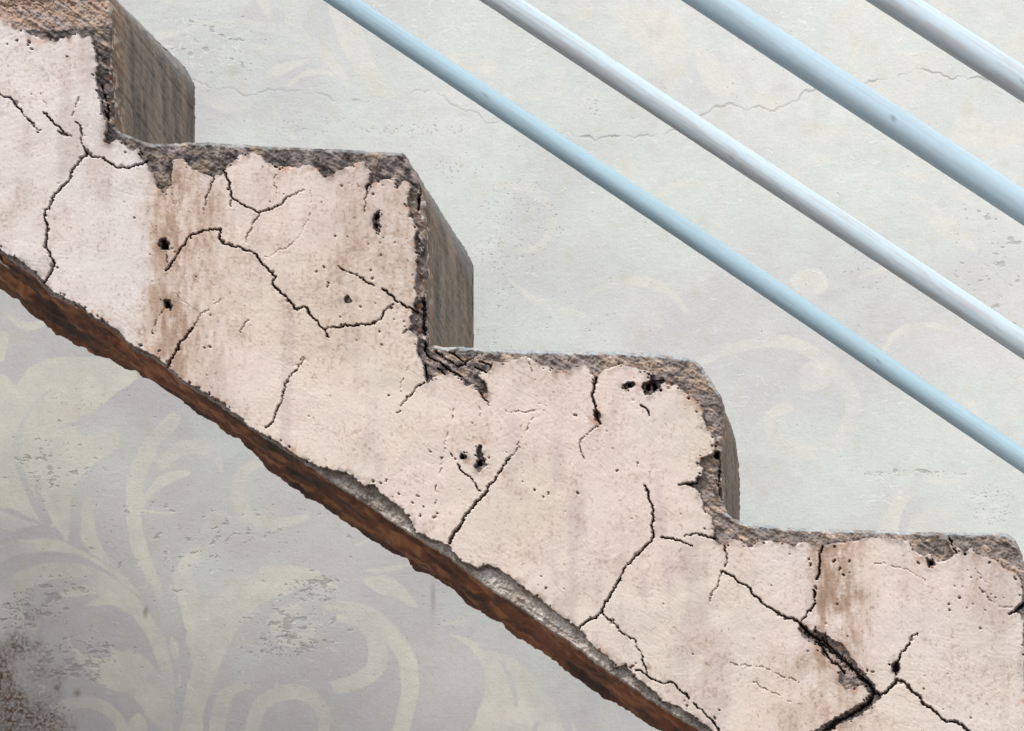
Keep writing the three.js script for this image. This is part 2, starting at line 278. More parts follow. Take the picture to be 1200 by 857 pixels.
function coreZ(u, v, o) {
  const [a, b] = slab(u, v, 0.6);
  const z = -0.0015 + 0.0030 * fbm(u / 26, v / 26, 4) + 0.0020 * fbm(u / 6 + 3, v / 6, 3) + 0.0012 * noise(a / 22, b / 3.4) + 0.0009 * noise(u / 1.7, v / 1.7);
  const r = sstep(0, v > 225 + u * 0.62 ? 2.6 : 5, coreIn[o]);
  return z * (0.15 + 0.85 * r) - 0.005 * (1 - r) ** 2 - cut[o] * 0.8 * (0.3 + 0.7 * r);
}
// ---------------------------------------------------------------- what the coats are made of
const P = { pink: C(221, 206, 200), pale: C(218, 211, 210), cream: C(219, 208, 197), tan: C(188, 167, 151), brown: C(146, 118, 100), rust: C(178, 122, 84), soot: C(34, 31, 31), white: C(226, 220, 214) };
const K = { grey: C(126, 117, 112), dark: C(70, 66, 66), tan: C(172, 152, 134), lilac: C(152, 140, 138), rust: C(136, 92, 64), paint: C(152, 164, 170), white: C(205, 198, 192) };
const bump = (x, c, r) => Math.exp(-(((x - c) / r) ** 2));
const streaks = [[193, 27, 190, 480, 0.95], [240, 48, 200, 470, 0.6], [326, 18, 190, 300, 0.3], [545, 26, 440, 520, 0.2], [880, 22, 640, 720, 0.2], [408, 44, 205, 440, 0.5], [474, 24, 200, 380, 0.45], [568, 9, 440, 600, 0.16], [828, 5, 640, 850, 0.22], [962, 10, 640, 770, 0.9], [978, 24, 632, 780, 1.0], [945, 40, 770, 900, 0.75], [1002, 26, 700, 900, 0.45], [640, 60, 440, 700, 0.12], [735, 50, 560, 760, 0.12], [1003, 20, 640, 857, 0.22], [1148, 42, 650, 745, 0.5], [1082, 16, 655, 745, 0.4], [1020, 3, 720, 790, 0.2]];
const smudges = L('776,447 768,448 758,453 762,459 738,452 770,443 766,455');
function plasterColour(u, v, o) {
  const n1 = fbm(u / 120 + 3, v / 120, 3), n2 = fbm(u / 28, v / 28 + 7, 3), n3 = noise(u / 1.6, v / 1.6), n4 = fbm(u / 6, v / 9, 2);
  let c = mix3(P.pink, P.cream, clamp(0.5 + n1 * 1.3));
  const left = sstep(178, 166, u + 5 * n2) * 0.85;
  c = mix3(c, P.pale, clamp(left + Math.max(0, 0.9 * fbm(u / 75 + 30, v / 150, 2)) + 0.35 * sstep(1040, 1130, u)));
  c = mix3(c, C(196, 184, 182), 0.6 * sstep(0.08, 0.5, fbm(u / 24 + 15, v / 170, 3) + 0.35 * n2)); // mauve wash of an older coat
  let d = 0.04 + 0.26 * n2 + 0.10 * n4 + 0.22 * n1;
  for (const [u0, r, v0, v1, k] of streaks) { // run-off stains below broken tread edges, each with its own grain
    const g = (u - u0 + 6 * fbm(v / 60 + u0, u / 40, 2)) / r;
    if (g * g > 7) continue;
    const soft = u0 === 190 && g < 0 ? Math.exp(-g * g * 5) : Math.exp(-g * g);
    d += k * soft * sstep(v0 - 14, v0 + 6, v) * sstep(v1 + 50, v1 - 90, v) * (0.75 + 0.9 * fbm(u / 5, v / 17, 3) + 0.5 * fbm(u / 30, v / 50, 2));
  }
  c = mix3(c, P.tan, clamp(d));
  c = mix3(c, P.brown, clamp((d - 0.5) * 0.9 + 0.2 * (n4 - 0.3)) * 0.7);
  // grit and rusty specks
  c = mix3(c, P.brown, 0.34 * sstep(0.42, 0.9, fbm(u / 3.1 + 11, v / 3.1, 2) * 1.6 + 0.5 * n2 + 0.35 * d));
  const sp = noise(u / 2.1 + 80, v / 2.1) + 0.5 * noise(u / 4.7, v / 4.7 + 20);
  c = mix3(c, P.brown, 0.65 * sstep(1.02 - 0.62 * clamp(d), 1.25 - 0.3 * clamp(d), sp));
  const e = plasterIn[o];
  if (e < 2.4) c = mix3(c, K.lilac, 0.8 * sstep(2.4, 1.2, e + 0.6 * n4)); // the broken edge shows the unpainted sand render
  if (e < 9) c = mix3(c, K.grey, 0.75 * (1 - e / 9) * sstep(0.0, 0.3, fbm(u / 7 + 130, v / 7, 3) + 0.35 * fbm(u / 40, v / 40 + 66, 2)));
  if (e < 14) c = mix3(c, n2 > 0.05 ? P.rust : P.brown, 0.55 * sstep(0.12, 0.42, fbm(u / 11 + 60, v / 11, 3)) * (1 - e / 14));
  for (const [a, b] of smudges) { // black smear of tar beside the broken corner
    const q = Math.hypot((u - a) / 9, (v - b) / 3.4) + 0.55 * fbm(u / 3.5, v / 2.5, 2);
    if (q < 1) c = mix3(c, P.soot, sstep(1, 0.75, q));
  }
  const g = 1 + 0.06 * n3 + 0.05 * n2;
  return [c[0] * g, c[1] * g, c[2] * g];
}
function coreColour(u, v, o) {
  const n1 = fbm(u / 34, v / 34, 3), n2 = fbm(u / 9 + 4, v / 9, 3), n3 = noise(u / 1.7, v / 1.7), [a, b] = slab(u, v, 0.6);
  const low = v > 225 + u * 0.62 ? 1 : 0;          // the strip along the foot
  let c = mix3(K.grey, K.lilac, clamp(0.5 + 1.4 * n1)); if (low) c = mix3(c, K.white, clamp(0.25 + 0.4 * sstep(420, 560, u) + 0.9 * n2 + 0.6 * n1));
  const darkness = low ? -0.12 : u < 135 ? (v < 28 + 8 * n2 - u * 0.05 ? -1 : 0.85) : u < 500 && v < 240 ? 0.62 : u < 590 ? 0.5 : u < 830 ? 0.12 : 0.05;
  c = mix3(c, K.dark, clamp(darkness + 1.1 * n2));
  if (u < 140 && v < 26 + 10 * n2) c = mix3([K.tan[0] * 0.98, K.tan[1] * 0.92, K.tan[2] * 0.95], K.lilac, clamp(0.4 + 0.8 * noise(a / 14, b / 3.2) + 0.9 * n2));
  c = mix3(c, K.tan, clamp(-0.15 + 1.6 * fbm(u / 15 + 70, v / 15, 3)) * 0.8);
  const nose = Math.max(bump(u, 490, 14) * sstep(215, 235, v) * sstep(400, 380, v), bump(u, 127, 9) * sstep(50, 80, v) * sstep(150, 130, v), bump(u, 842, 9) * sstep(500, 530, v) * sstep(600, 585, v));
  c = mix3(c, K.rust, clamp(nose * (0.15 + 1.3 * fbm(u / 5 + 8, v / 7, 3))) * 0.8);
  if (u > 500 && !low) c = mix3(c, P.tan, 0.7 * sstep(0.1, 0.3, fbm(u / 17 + 33, v / 6, 3)));
  c = mix3(c, K.white, 0.75 * sstep(0.30, 0.42, fbm(u / 4.5 + 21, v / 4.5, 2)) * (0.25 + 0.75 * nose + 0.3 * low));
  // flakes of the pale blue floor paint left along the tread edge
  if (!low && coreIn[o] < 7 && coreIn[o + NU] - coreIn[o] > 0.55 * CELL) {
    const on = u > 500 ? 0.75 : 0.4;
    c = mix3(c, K.paint, on * sstep(6.5, 2.5, coreIn[o] + 3 * n2) * sstep(-0.25, 0.15, fbm(u / 8, v / 3, 2) + (u > 500 ? 0.12 : -0.1)));
  }
  const g = 1 + 0.16 * n3 + 0.15 * noise(a / 9, b / 2.2);
  return [c[0] * g, c[1] * g, c[2] * g];
}
function relief(sdf, skip, zf, cf) { // height field clipped along the outline, so that its rim is a clean contour
  const pos = [], col = [], idx = [], at = new Int32Array(NU * NV).fill(-1), cross = new Map();
  const node = (i, j) => { const o = j * NU + i; if (at[o] < 0) { const u = uAt(i), v = vAt(j); at[o] = pos.length / 3; pos.push(X(u), Y(v), zf(u, v, o)); col.push(...cf(u, v, o)); } return at[o]; };
  const edge = (i, j, k, l) => {
    const a = j * NU + i, b = l * NU + k, key = Math.min(a, b) * 4 + (Math.abs(a - b) === 1 ? 0 : 1);
    if (!cross.has(key)) {
      const t = sdf[a] / (sdf[a] - sdf[b]), u = mix(uAt(i), uAt(k), t), v = mix(vAt(j), vAt(l), t), o = sdf[a] > 0 ? a : b;
      const keep = sdf[o]; sdf[o] = 0; cross.set(key, pos.length / 3); pos.push(X(u), Y(v), zf(u, v, o)); col.push(...cf(u, v, o)); sdf[o] = keep;
    }
    return cross.get(key);
  };
  for (let j = 0; j + 1 < NV; j++) for (let i = 0; i + 1 < NU; i++) {
    const q = [[i, j], [i, j + 1], [i + 1, j + 1], [i + 1, j]], s = q.map(([k, l]) => sdf[l * NU + k]);
    if (s.every((x) => x <= 0) || skip(j * NU + i)) continue;
    const poly = [];
    for (let k = 0; k < 4; k++) {
      const [a, b] = [q[k], q[(k + 1) % 4]], [sa, sb] = [s[k], s[(k + 1) % 4]];
      if (sa > 0) poly.push(node(...a));
      if ((sa > 0) !== (sb > 0)) poly.push(edge(...a, ...b));
    }
    for (let k = 1; k + 1 < poly.length; k++) idx.push(poly[0], poly[k], poly[k + 1]);
  }
  const g = new THREE.BufferGeometry();
  g.setAttribute('position', new THREE.Float32BufferAttribute(pos, 3)); g.setAttribute('color', new THREE.Float32BufferAttribute(col, 3));
  g.setIndex(idx); g.computeVertexNormals();
  return g;
}
function loft(near, far, z0, z1, along, deep, lift, cf) { // skin between the near and the far outline
  const A = evenly(near, along), B = evenly(far, along), pos = [], col = [], idx = [];
  for (let i = 0; i <= along; i++) {
    const p = A[Math.max(0, i - 2)], q = A[Math.min(along, i + 2)], l = Math.hypot(q[0] - p[0], q[1] - p[1]) || 1, nx = (q[1] - p[1]) / l, ny = -(q[0] - p[0]) / l;
    for (let k = 0; k <= deep; k++) {
      const t = k / deep, e = Math.pow(t, 1.15), u = mix(A[i][0], B[i][0], e), v = mix(A[i][1], B[i][1], e), h = lift(i, e, u, v) / S * Math.min(1, t * 12);
      pos.push(X(u + nx * h), Y(v + ny * h), mix(z0, z1, e)); col.push(...cf(i, e, u, v));
      if (i < along && k < deep) { const a = i * (deep + 1) + k, b = a + deep + 1; idx.push(a, b, b + 1, a, b + 1, a + 1); }
    }
  }
  const g = new THREE.BufferGeometry();
  g.setAttribute('position', new THREE.Float32BufferAttribute(pos, 3)); g.setAttribute('color', new THREE.Float32BufferAttribute(col, 3));
  g.setIndex(idx); g.computeVertexNormals();
  return g;
}
const mat = (o) => new THREE.MeshStandardMaterial({ vertexColors: true, side: THREE.DoubleSide, ...o });
function part(name, geometry, material, parent) {
  const m = new THREE.Mesh(geometry, material); m.name = name; m.castShadow = m.receiveShadow = true; parent.add(m); return m;
}
function tag(o, label, category, group) { o.userData = { label, category }; if (group) o.userData.group = group; return o; }
function tint(g, c) { // one base colour for a plain geometry
  g = g.index ? g.toNonIndexed() : g; g.deleteAttribute('uv');
  const n = g.attributes.position.count, a = new Float32Array(n * 3); for (let i = 0; i < n; i++) a.set(c, i * 3);
  g.setAttribute('color', new THREE.BufferAttribute(a, 3)); return g;
}

// ---------------------------------------------------------------- ground
const GROUND = camera.position.y - 1.6;
{
  const g = new THREE.PlaneGeometry(120, 120, 60, 60); g.rotateX(-Math.PI / 2);
  const a = new Float32Array(g.attributes.position.count * 3);
  for (let i = 0; i < a.length / 3; i++) { const k = 1 + 0.2 * noise(i * 0.37, i * 0.11); a.set([0.115 * k, 0.095 * k, 0.075 * k], i * 3); }
  g.setAttribute('color', new THREE.BufferAttribute(a, 3));
  const m = part('ground', g, mat({ roughness: 1 }), scene); m.position.y = GROUND; m.userData.kind = 'structure';
}

// ---------------------------------------------------------------- wall behind the stairs, painted with faded scrolls
const WALL_Z = -1.4;
{
  const k = 2048 / 1448, TW = 2048, TH = 1496, OX = -124, OY = -100;
  const cv = document.createElement('canvas'); cv.width = TW; cv.height = TH; const x = cv.getContext('2d');
  x.fillStyle = '#000'; x.fillRect(0, 0, TW, TH); x.setTransform(k, 0, 0, k, -OX * k, -OY * k);
  const pts = (t) => t.trim().split(/\s+/).map((p) => p.split(',').map(Number));
  const curve = (p, closed) => { // Catmull-Rom
    const out = [], n = p.length, q = (i) => (closed ? p[(i + n) % n] : p[clamp(i, 0, n - 1)]);
    for (let i = 0; i < (closed ? n : n - 1); i++) for (let s = 0; s < 8; s++) {
      const t = s / 8, [a, b, c, d] = [q(i - 1), q(i), q(i + 1), q(i + 2)];
      out.push([0, 1].map((e) => 0.5 * (2 * b[e] + (c[e] - a[e]) * t + (2 * a[e] - 5 * b[e] + 4 * c[e] - d[e]) * t * t + (3 * b[e] - a[e] - 3 * c[e] + d[e]) * t * t * t)));
    }
    if (!closed) out.push(p[n - 1]);
    return out;
  };
  const fill = (o, c) => { x.fillStyle = c; x.beginPath(); o.forEach((p, i) => (i ? x.lineTo(...p) : x.moveTo(...p))); x.closePath(); x.fill(); };
  const leaf = (t, c = '#fff') => fill(curve(pts(t), true), c);
  const scroll = (t, w0, w1, w2, c = '#fff') => { // ribbon of changing width
    const p = curve(pts(t), false), n = p.length - 1, a = [], b = [];
    p.forEach((q, i) => {
      const s = i / n, w = (s < 0.5 ? mix(w0, w1, s * 2) : mix(w1, w2, s * 2 - 1)) / 2, f = p[Math.max(0, i - 1)], g = p[Math.min(n, i + 1)], l = Math.hypot(g[0] - f[0], g[1] - f[1]) || 1;
      const nx = -(g[1] - f[1]) / l * w, ny = (g[0] - f[0]) / l * w; a.push([q[0] + nx, q[1] + ny]); b.unshift([q[0] - nx, q[1] - ny]);
    });
    fill([...a, ...b], c);
  };
  const dk = '#000';
  // below the flight
  leaf('8,366 30,378 62,377 50,386 36,389 20,382'); leaf('-30,386 8,390 12,398 10,412 4,426 -30,430');
  leaf('-60,440 0,440 12,443 21,452 28,443 40,431 58,422 91,420 127,422 152,431 165,444 146,458 125,475 112,483 90,495 67,508 91,501 97,513 121,507 142,507 143,522 121,540 100,558 88,582 83,634 70,620 45,617 20,620 -60,622');
  scroll('64,457 42,477 25,508 23,534 31,562 46,594 62,622', 2, 9, 7, dk); scroll('50,556 47,574 54,596 64,616', 3, 7, 4, dk); scroll('-40,592 5,598 30,606 55,617', 2, 7, 3, dk);
  leaf('-60,638 0,637 45,632 72,634 92,643 120,657 150,676 170,700 150,686 129,669 99,653 66,647 30,650 0,661 -60,690'); leaf('110,582 101,592 99,612 99,633 112,650 135,664 152,680 134,658 118,630 114,600');
  leaf('209,484 182,507 164,534 153,564 152,598 156,636 168,666 186,694 193,706 192,684 177,642 169,604 180,603 213,603 182,600 173,594 197,571 227,557 209,553 190,560 172,580 178,552 191,536 212,519 224,518 249,519 264,534 265,556 255,543 233,534 212,539 196,552 186,545 192,522 215,498');
  scroll('352,548 322,541 296,549 283,570 287,594 306,611 334,617 366,606', 6, 17, 6);
  leaf('240,641 222,650 210,669 208,685 214,708 225,740 240,722 237,697 231,683 229,666 240,652');
  leaf('-60,720 0,687 18,675 48,663 75,660 102,663 126,672 150,687 168,705 186,729 199,752 207,785 209,860 206,822 196,796 186,768 174,741 156,720 135,710 103,711 122,699 108,697 92,700 72,699 90,687 108,681 75,679 52,684 36,692 30,712 42,736 52,727 46,742 26,752 -60,748');
  leaf('81,741 90,758 108,768 126,771 136,768 129,748 139,762 162,763 184,780 198,801 205,828 206,862 190,850 177,840 171,828 156,813 132,807 114,795 99,778 88,763');
  scroll('62,880 66,845 78,828 102,822 128,829 145,846 150,870', 10, 15, 12); leaf('154,862 158,842 168,836 176,846 174,866');
  leaf('222,747 232,726 243,712 256,701 280,682 300,674 317,664 345,664 380,672 400,690 370,684 340,698 318,704 300,718 285,735 267,768 255,801 244,832 240,870 212,870 217,830 214,790 226,800 230,772'); scroll('195,712 211,741 222,768 219,810 212,860', 6, 9, 6, dk); leaf('205,745 214,757 212,774 205,765');
  leaf('321,727 332,714 352,710 370,722 374,742 360,758 338,758 324,746'); leaf('352,724 366,720 368,736 356,738', dk); scroll('385,714 410,711 440,722 460,742 480,770 485,806 479,838 470,875', 8, 22, 20); scroll('398,724 428,730 446,756 444,784 420,800 394,806', 8, 24, 14); leaf('412,758 424,752 430,772 416,782', dk);
  scroll('290,890 301,850 312,824 338,812 364,814 382,832 384,858 372,880', 16, 18, 12); scroll('254,880 262,838 272,812 298,804', 16, 20, 5);
  leaf('428,671 458,666 492,661 460,672'); leaf('430,681 458,676 482,694 494,714 470,704 448,696'); leaf('520,733 566,721 540,731'); leaf('531,744 551,757 569,780 573,810 562,842 556,880 690,880 676,850 660,815 636,784 606,765 570,756 552,750'); scroll('566,758 610,771 640,798 662,832 674,870', 3, 12, 11, dk); scroll('592,776 604,800 610,828', 2, 7, 3, dk); scroll('626,878 632,852 638,846', 12, 6, 2, dk);
  scroll('250,600 300,612 360,606', 2, 6, 2); scroll('420,640 470,628 520,640', 2, 5, 2);
  // above the treads, left
  leaf('150,-30 176,-6 206,9 245,13 276,12 300,0 310,-40'); leaf('302,-20 303,2 311,18 323,28 320,12 318,-20'); scroll('176,50 185,45 222,36 262,30 300,32 335,38 362,52 388,76 414,106', 7, 13, 5); leaf('334,-20 336,8 340,32 364,46 388,70 412,100 404,82 386,60 366,44 356,26 349,-20');
  leaf('390,-20 388,10 396,36 408,66 440,112 470,116 450,90 430,40 420,-20'); scroll('240,104 246,86 268,66 294,60 322,59 350,63 372,70', 17, 14, 4); leaf('314,92 326,79 350,73 376,72 350,82 330,92'); scroll('341,104 356,92 380,86 400,94', 3, 8, 3); leaf('239,114 262,112 296,117 293,133 262,133');
  scroll('322,126 332,148 350,166', 3, 8, 4); scroll('420,120 432,140 448,164', 3, 7, 4); leaf('526,72 545,64 572,70 600,86 612,100 584,96 560,86 540,84'); leaf('618,112 634,92 660,82 676,96 660,116 634,122'); leaf('680,118 700,108 720,124 706,140 684,134'); leaf('660,4 690,0 700,20 672,28'); leaf('722,6 752,14 790,20 808,44 806,84 790,112 776,80 752,56 730,34');
  leaf('440,220 470,206 500,214 480,232'); scroll('560,236 590,222 630,228 652,256 640,290 606,300', 4, 13, 6); scroll('690,352 730,334 780,340 810,370', 4, 12, 5); scroll('770,240 800,220 840,226 848,262 820,296', 4, 12, 5); scroll('600,330 640,360 690,372', 4, 10, 4); leaf('690,190 720,180 750,196 730,214 700,210');
  // right
  leaf('962,70 973,37 987,17 1010,2 1040,-10 1070,20 1110,52 1130,64 1118,86 1120,104 1100,100 1082,118 1060,130 1020,104 985,86'); scroll('1034,30 1017,57 1012,85 1014,104', 2, 5, 2, dk); leaf('1056,64 1072,54 1092,50 1100,62 1080,66', dk); leaf('1138,102 1154,104 1150,130 1160,150 1190,146 1230,150 1210,170 1160,180 1128,176 1112,166 1132,134');
  leaf('1180,58 1200,44 1240,40 1240,90 1200,80'); leaf('1090,-30 1150,-20 1130,24 1100,14'); leaf('820,60 846,76 868,110 850,120 826,96'); leaf('940,151 982,153 1024,162 1010,176 975,177 950,166'); leaf('880,110 906,116 926,130 900,136');
  scroll('930,214 940,205 975,190 1017,184 1066,188 1108,204', 6, 14, 7); scroll('990,236 1010,224 1038,216 1073,212 1108,221 1146,248', 8, 15, 7); leaf('1000,240 1024,232 1040,250 1036,280 1010,276'); leaf('1066,232 1092,240 1120,262 1150,300 1120,290 1092,268');
  scroll('826,430 840,422 872,410 917,404 955,417 985,441 1004,478 996,510 972,530 942,533 915,518 905,500 912,487 932,479', 9, 20, 11); leaf('940,437 967,427 978,453 960,462 943,460'); scroll('880,336 912,350 934,344', 4, 12, 4); leaf('930,330 962,320 974,342 946,352');
  leaf('1036,612 1048,590 1064,572 1090,556 1127,552 1163,566 1187,594 1190,640 1146,640 1150,612 1138,585 1117,572 1084,577 1062,600 1050,640 1030,640'); leaf('1070,616 1100,598 1124,612 1120,640 1070,640');
  leaf('1118,396 1130,412 1136,440 1140,463 1153,484 1180,474 1198,446 1230,410 1230,450 1200,492 1150,500 1120,476 1132,462 1134,430'); leaf('1153,462 1157,440 1178,416 1171,446 1162,462', dk); scroll('1030,440 1050,400 1086,386 1118,392', 4, 10, 5); scroll('1180,486 1240,470', 8, 14, 14); leaf('1100,510 1140,500 1180,520 1150,530'); scroll('1010,330 1060,318 1096,340', 3, 9, 4);
  const mask = x.getImageData(0, 0, TW, TH).data;
  // hairline cracks of the wall and scattered chips of its paint
  const lines = field2(TW, TH);
  function field2(w, h) { return new Float32Array(w * h); }
  const dab = (buf, px, py, r, amt) => { const cx = (px - OX) * k, cy = (py - OY) * k, R = r * k; for (let j = Math.max(0, Math.floor(cy - R)); j <= Math.min(TH - 1, cy + R); j++) for (let i = Math.max(0, Math.floor(cx - R)); i <= Math.min(TW - 1, cx + R); i++) { const q = amt * (1 - sstep(0.3, 1, Math.hypot(i - cx, j - cy) / R)); if (q > buf[j * TW + i]) buf[j * TW + i] = q; } };
  const hair = (t, w, amt) => { const p = pts(t), l = [p[0]]; for (let i = 0; i + 1 < p.length; i++) wander(p[i], p[i + 1], l, 0.4); resample(l, 0.6).forEach(([a, b], i) => { const n = 0.55 + 0.75 * noise(i * 0.05, w * 31 + a * 0.001); if (n > 0.1) dab(lines, a, b, 0.5 + w * n, amt * clamp(n)); }); };
  hair('244,101 262,107 296,114 326,109 360,112 394,122 427,123 469,120 502,112', 1.5, 0.45); hair('418,121 436,122', 3, 0.8); hair('502,112 530,124 560,135 600,152 640,158 664,161', 1.5, 0.4); hair('767,165 800,158 826,142', 1.3, 0.4); hair('225,92 234,98 246,102', 1.4, 0.5); hair('662,161 685,165 700,168 719,164 749,167 767,165', 1.6, 0.75);
  hair('825,142 862,127 889,131 926,129 960,111', 1.7, 0.6); hair('1008,101 1039,100 1058,95', 2.3, 1); hair('1058,95 1076,88 1117,98 1162,101', 1.6, 0.75); hair('1162,101 1180,118 1200,128', 1.8, 0.7); hair('986,232 987,248', 1.6, 0.5);
  const chips = field2(TW, TH);
  const scatter = (px, py, rx, ry, n, big) => { for (let q = 0; q < n; q++) { const a = rnd() * 6.283, r = Math.sqrt(rnd()), u = px + Math.cos(a) * r * rx, v = py + Math.sin(a) * r * ry, t = rnd() * 3.1; const m = 1 + Math.floor(rnd() * 4); for (let s = 0; s < m; s++) dab(chips, u + Math.cos(t) * s * 0.9 * big + (rnd() - 0.5) * big, v + Math.sin(t) * s * 0.5 * big + (rnd() - 0.5) * big, 0.4 + rnd() * 0.55 * big, 0.55 + 0.45 * rnd()); } };
  scatter(610, 270, 55, 60, 190, 0.9); scatter(575, 350, 30, 60, 120, 0.8); scatter(490, 155, 70, 6, 60, 1); scatter(540, 200, 30, 20, 40, 0.9); scatter(350, 150, 90, 12, 50, 0.8); scatter(1165, 595, 26, 26, 90, 1); scatter(1070, 559, 60, 3, 50, 1);
  scatter(75, 690, 18, 22, 30, 1.6); scatter(30, 715, 22, 22, 60, 2.4); scatter(95, 770, 45, 25, 60, 1.6); scatter(380, 690, 24, 18, 60, 1.5); scatter(340, 755, 38, 14, 60, 2.2); scatter(350, 730, 40, 22, 40, 1.1); scatter(60, 545, 40, 40, 24, 1.4); scatter(110, 470, 60, 20, 30, 0.9); scatter(150, 520, 120, 90, 60, 0.8); scatter(250, 640, 130, 40, 40, 1); scatter(25, 840, 40, 30, 120, 1.6);
  scatter(40, 538, 13, 3, 16, 1.6); scatter(1150, 310, 45, 60, 50, 0.9); scatter(700, 130, 10, 14, 16, 0.8); scatter(1010, 320, 50, 40, 30, 0.9); scatter(640, 400, 120, 60, 60, 0.7); scatter(700, 300, 500, 300, 260, 0.7); scatter(300, 700, 300, 150, 200, 0.8); scatter(250, 60, 70, 50, 40, 0.8);
  const flakes = field2(TW, TH); // pale scratched flakes
  const flake = (px, py, rx, ry, n) => { for (let q = 0; q < n; q++) { let u = px + (rnd() * 2 - 1) * rx, v = py + (rnd() * 2 - 1) * ry, t = rnd() * 6.28; const m = 3 + Math.floor(rnd() * 8); for (let s = 0; s < m; s++) { dab(flakes, u, v, 0.5 + rnd() * 0.9, 0.5 + 0.5 * rnd()); t += (rnd() - 0.5) * 1.6; u += Math.cos(t) * 1.3; v += Math.sin(t) * 0.8; } } };
  flake(240, 55, 40, 30, 60); flake(490, 20, 60, 20, 24); flake(545, 35, 30, 25, 22); flake(880, 220, 20, 20, 12); flake(930, 30, 30, 25, 30); flake(1010, 215, 30, 30, 20); flake(890, 470, 40, 30, 20); flake(1040, 480, 40, 30, 26); flake(1040, 575, 25, 20, 22); flake(230, 680, 80, 40, 30); flake(370, 720, 40, 40, 40); flake(600, 420, 300, 200, 60); flake(900, 180, 280, 160, 70); flake(200, 780, 200, 70, 60);
  const T = { mint: C(216, 224, 221), lilac: C(201, 202, 206), cream: C(222, 223, 216), grey: C(220, 222, 221), chip: C(104, 101, 94), white: C(232, 234, 234), dirt: C(112, 92, 76), crack: C(120, 122, 116), stain: C(205, 196, 170) };
  const data = new Uint8Array(TW * TH * 4), relief2 = new Uint8Array(TW * TH * 4);
  const enc = (c) => { c = clamp(c); return 255 * (c <= 0.0031308 ? c * 12.92 : 1.055 * Math.pow(c, 1 / 2.4) - 0.055); };
  for (let j = 0; j < TH; j++) for (let i = 0; i < TW; i++) {
    const px = i / k + OX, py = j / k + OY, o = j * TW + i;
    const wx = clamp(i + 2.2 * fbm(px / 7, py / 7, 2), 0, TW - 2), wy = clamp(j + 2.2 * fbm(px / 7 + 9, py / 7, 2), 0, TH - 2), q = (Math.floor(wy) * TW + Math.floor(wx)) * 4, r8 = 4 + TW * 4;
    const m = (mask[q] * 2 + (mask[q + r8] ?? 0) + (mask[q - r8] ?? 0) + (mask[q + 4 - TW * 4] ?? 0) + (mask[q - 4 + TW * 4] ?? 0)) / 1530;
    const n1 = fbm(px / 130, py / 130, 3), n2 = fbm(px / 22 + 5, py / 22, 3), n3 = noise(px / 1.5, py / 1.5), weave = noise(px / 1.1, py / 14) + noise(px / 14, py / 1.1);
    // scrolls worn in patches, least below the flight; the darker lilac increases there too
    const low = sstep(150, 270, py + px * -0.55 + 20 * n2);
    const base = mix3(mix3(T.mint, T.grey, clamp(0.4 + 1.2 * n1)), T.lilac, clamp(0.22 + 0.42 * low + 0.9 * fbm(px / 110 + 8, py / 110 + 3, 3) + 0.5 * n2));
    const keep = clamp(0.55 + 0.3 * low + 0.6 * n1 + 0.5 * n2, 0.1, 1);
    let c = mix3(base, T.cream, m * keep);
    const dirt = sstep(0.55, 1.25, 0.8 * fbm(px / 40 + 12, py / 40, 4) + 1.7 * bump(px, -10, 95) * bump(py, 875, 128) + 0.25 * bump(px, 75, 40) * bump(py, 800, 30));
    c = mix3(c, T.dirt, 0.85 * dirt * (0.75 + 0.6 * noise(px / 2.2, py / 2.2)));
    c = mix3(c, T.stain, 0.18 * sstep(0.2, 0.6, fbm(px / 16 + 44, py / 22 + 3, 3)));
    c = mix3(c, T.dirt, 0.6 * (bump(px, 175, 3) * bump(py, 718, 6) + bump(px, 95, 4) * bump(py, 812, 4) + bump(px, 71, 4) * bump(py, 806, 4)) + 0.35 * bump(px, 512, 3) * bump(py, 702, 20) + 0.12 * bump(px, 277, 10) * bump(py, 84, 6));
    c = mix3(c, T.white, 0.8 * flakes[o]); c = mix3(c, T.chip, 0.95 * 0.8 * chips[o] * sstep(-0.5, 0.1, noise(px / 0.9, py / 0.9))); c = mix3(c, T.crack, 0.55 * lines[o]);
    let patch = 0; // larger scabs where the paint has come off in sheets
    for (const [a, b, ra, rb, t] of [[30, 716, 24, 20, 0.1], [72, 690, 24, 22, 0.16], [100, 775, 50, 22, 0.16], [378, 690, 24, 14, 0.14], [325, 757, 34, 10, 0.05], [350, 728, 50, 26, 0.2], [20, 842, 46, 24, 0.05], [40, 538, 13, 3, -0.1], [60, 545, 46, 40, 0.27], [255, 640, 120, 40, 0.31], [1180, 300, 40, 60, 0.27], [1075, 557, 60, 3, 0.15], [240, 55, 50, 30, 0.3]]) {
      const w = Math.exp(-(((px - a) / ra) ** 2) - ((py - b) / rb) ** 2); if (w > 0.1) patch = Math.max(patch, sstep(t, t + 0.07, fbm(px / 9 + a, py / 5.5 + b, 4) - 0.28 * (1 - w)));
    }
    c = mix3(c, mix3(T.chip, T.lilac, 0.5), 0.52 * patch);
    const g = 1 + 0.035 * n3 + 0.012 * weave + 0.07 * n2;
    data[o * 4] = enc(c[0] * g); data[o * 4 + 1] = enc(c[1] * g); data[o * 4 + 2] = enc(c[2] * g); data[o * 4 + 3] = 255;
    const h = clamp(0.55 + 0.22 * fbm(px / 18, py / 18, 3) + 0.05 * n3 + 0.012 * weave + 0.12 * flakes[o] - 0.3 * chips[o] - 0.25 * patch - 0.4 * lines[o]);
    relief2[o * 4] = relief2[o * 4 + 1] = relief2[o * 4 + 2] = h * 255; relief2[o * 4 + 3] = 255;
  }
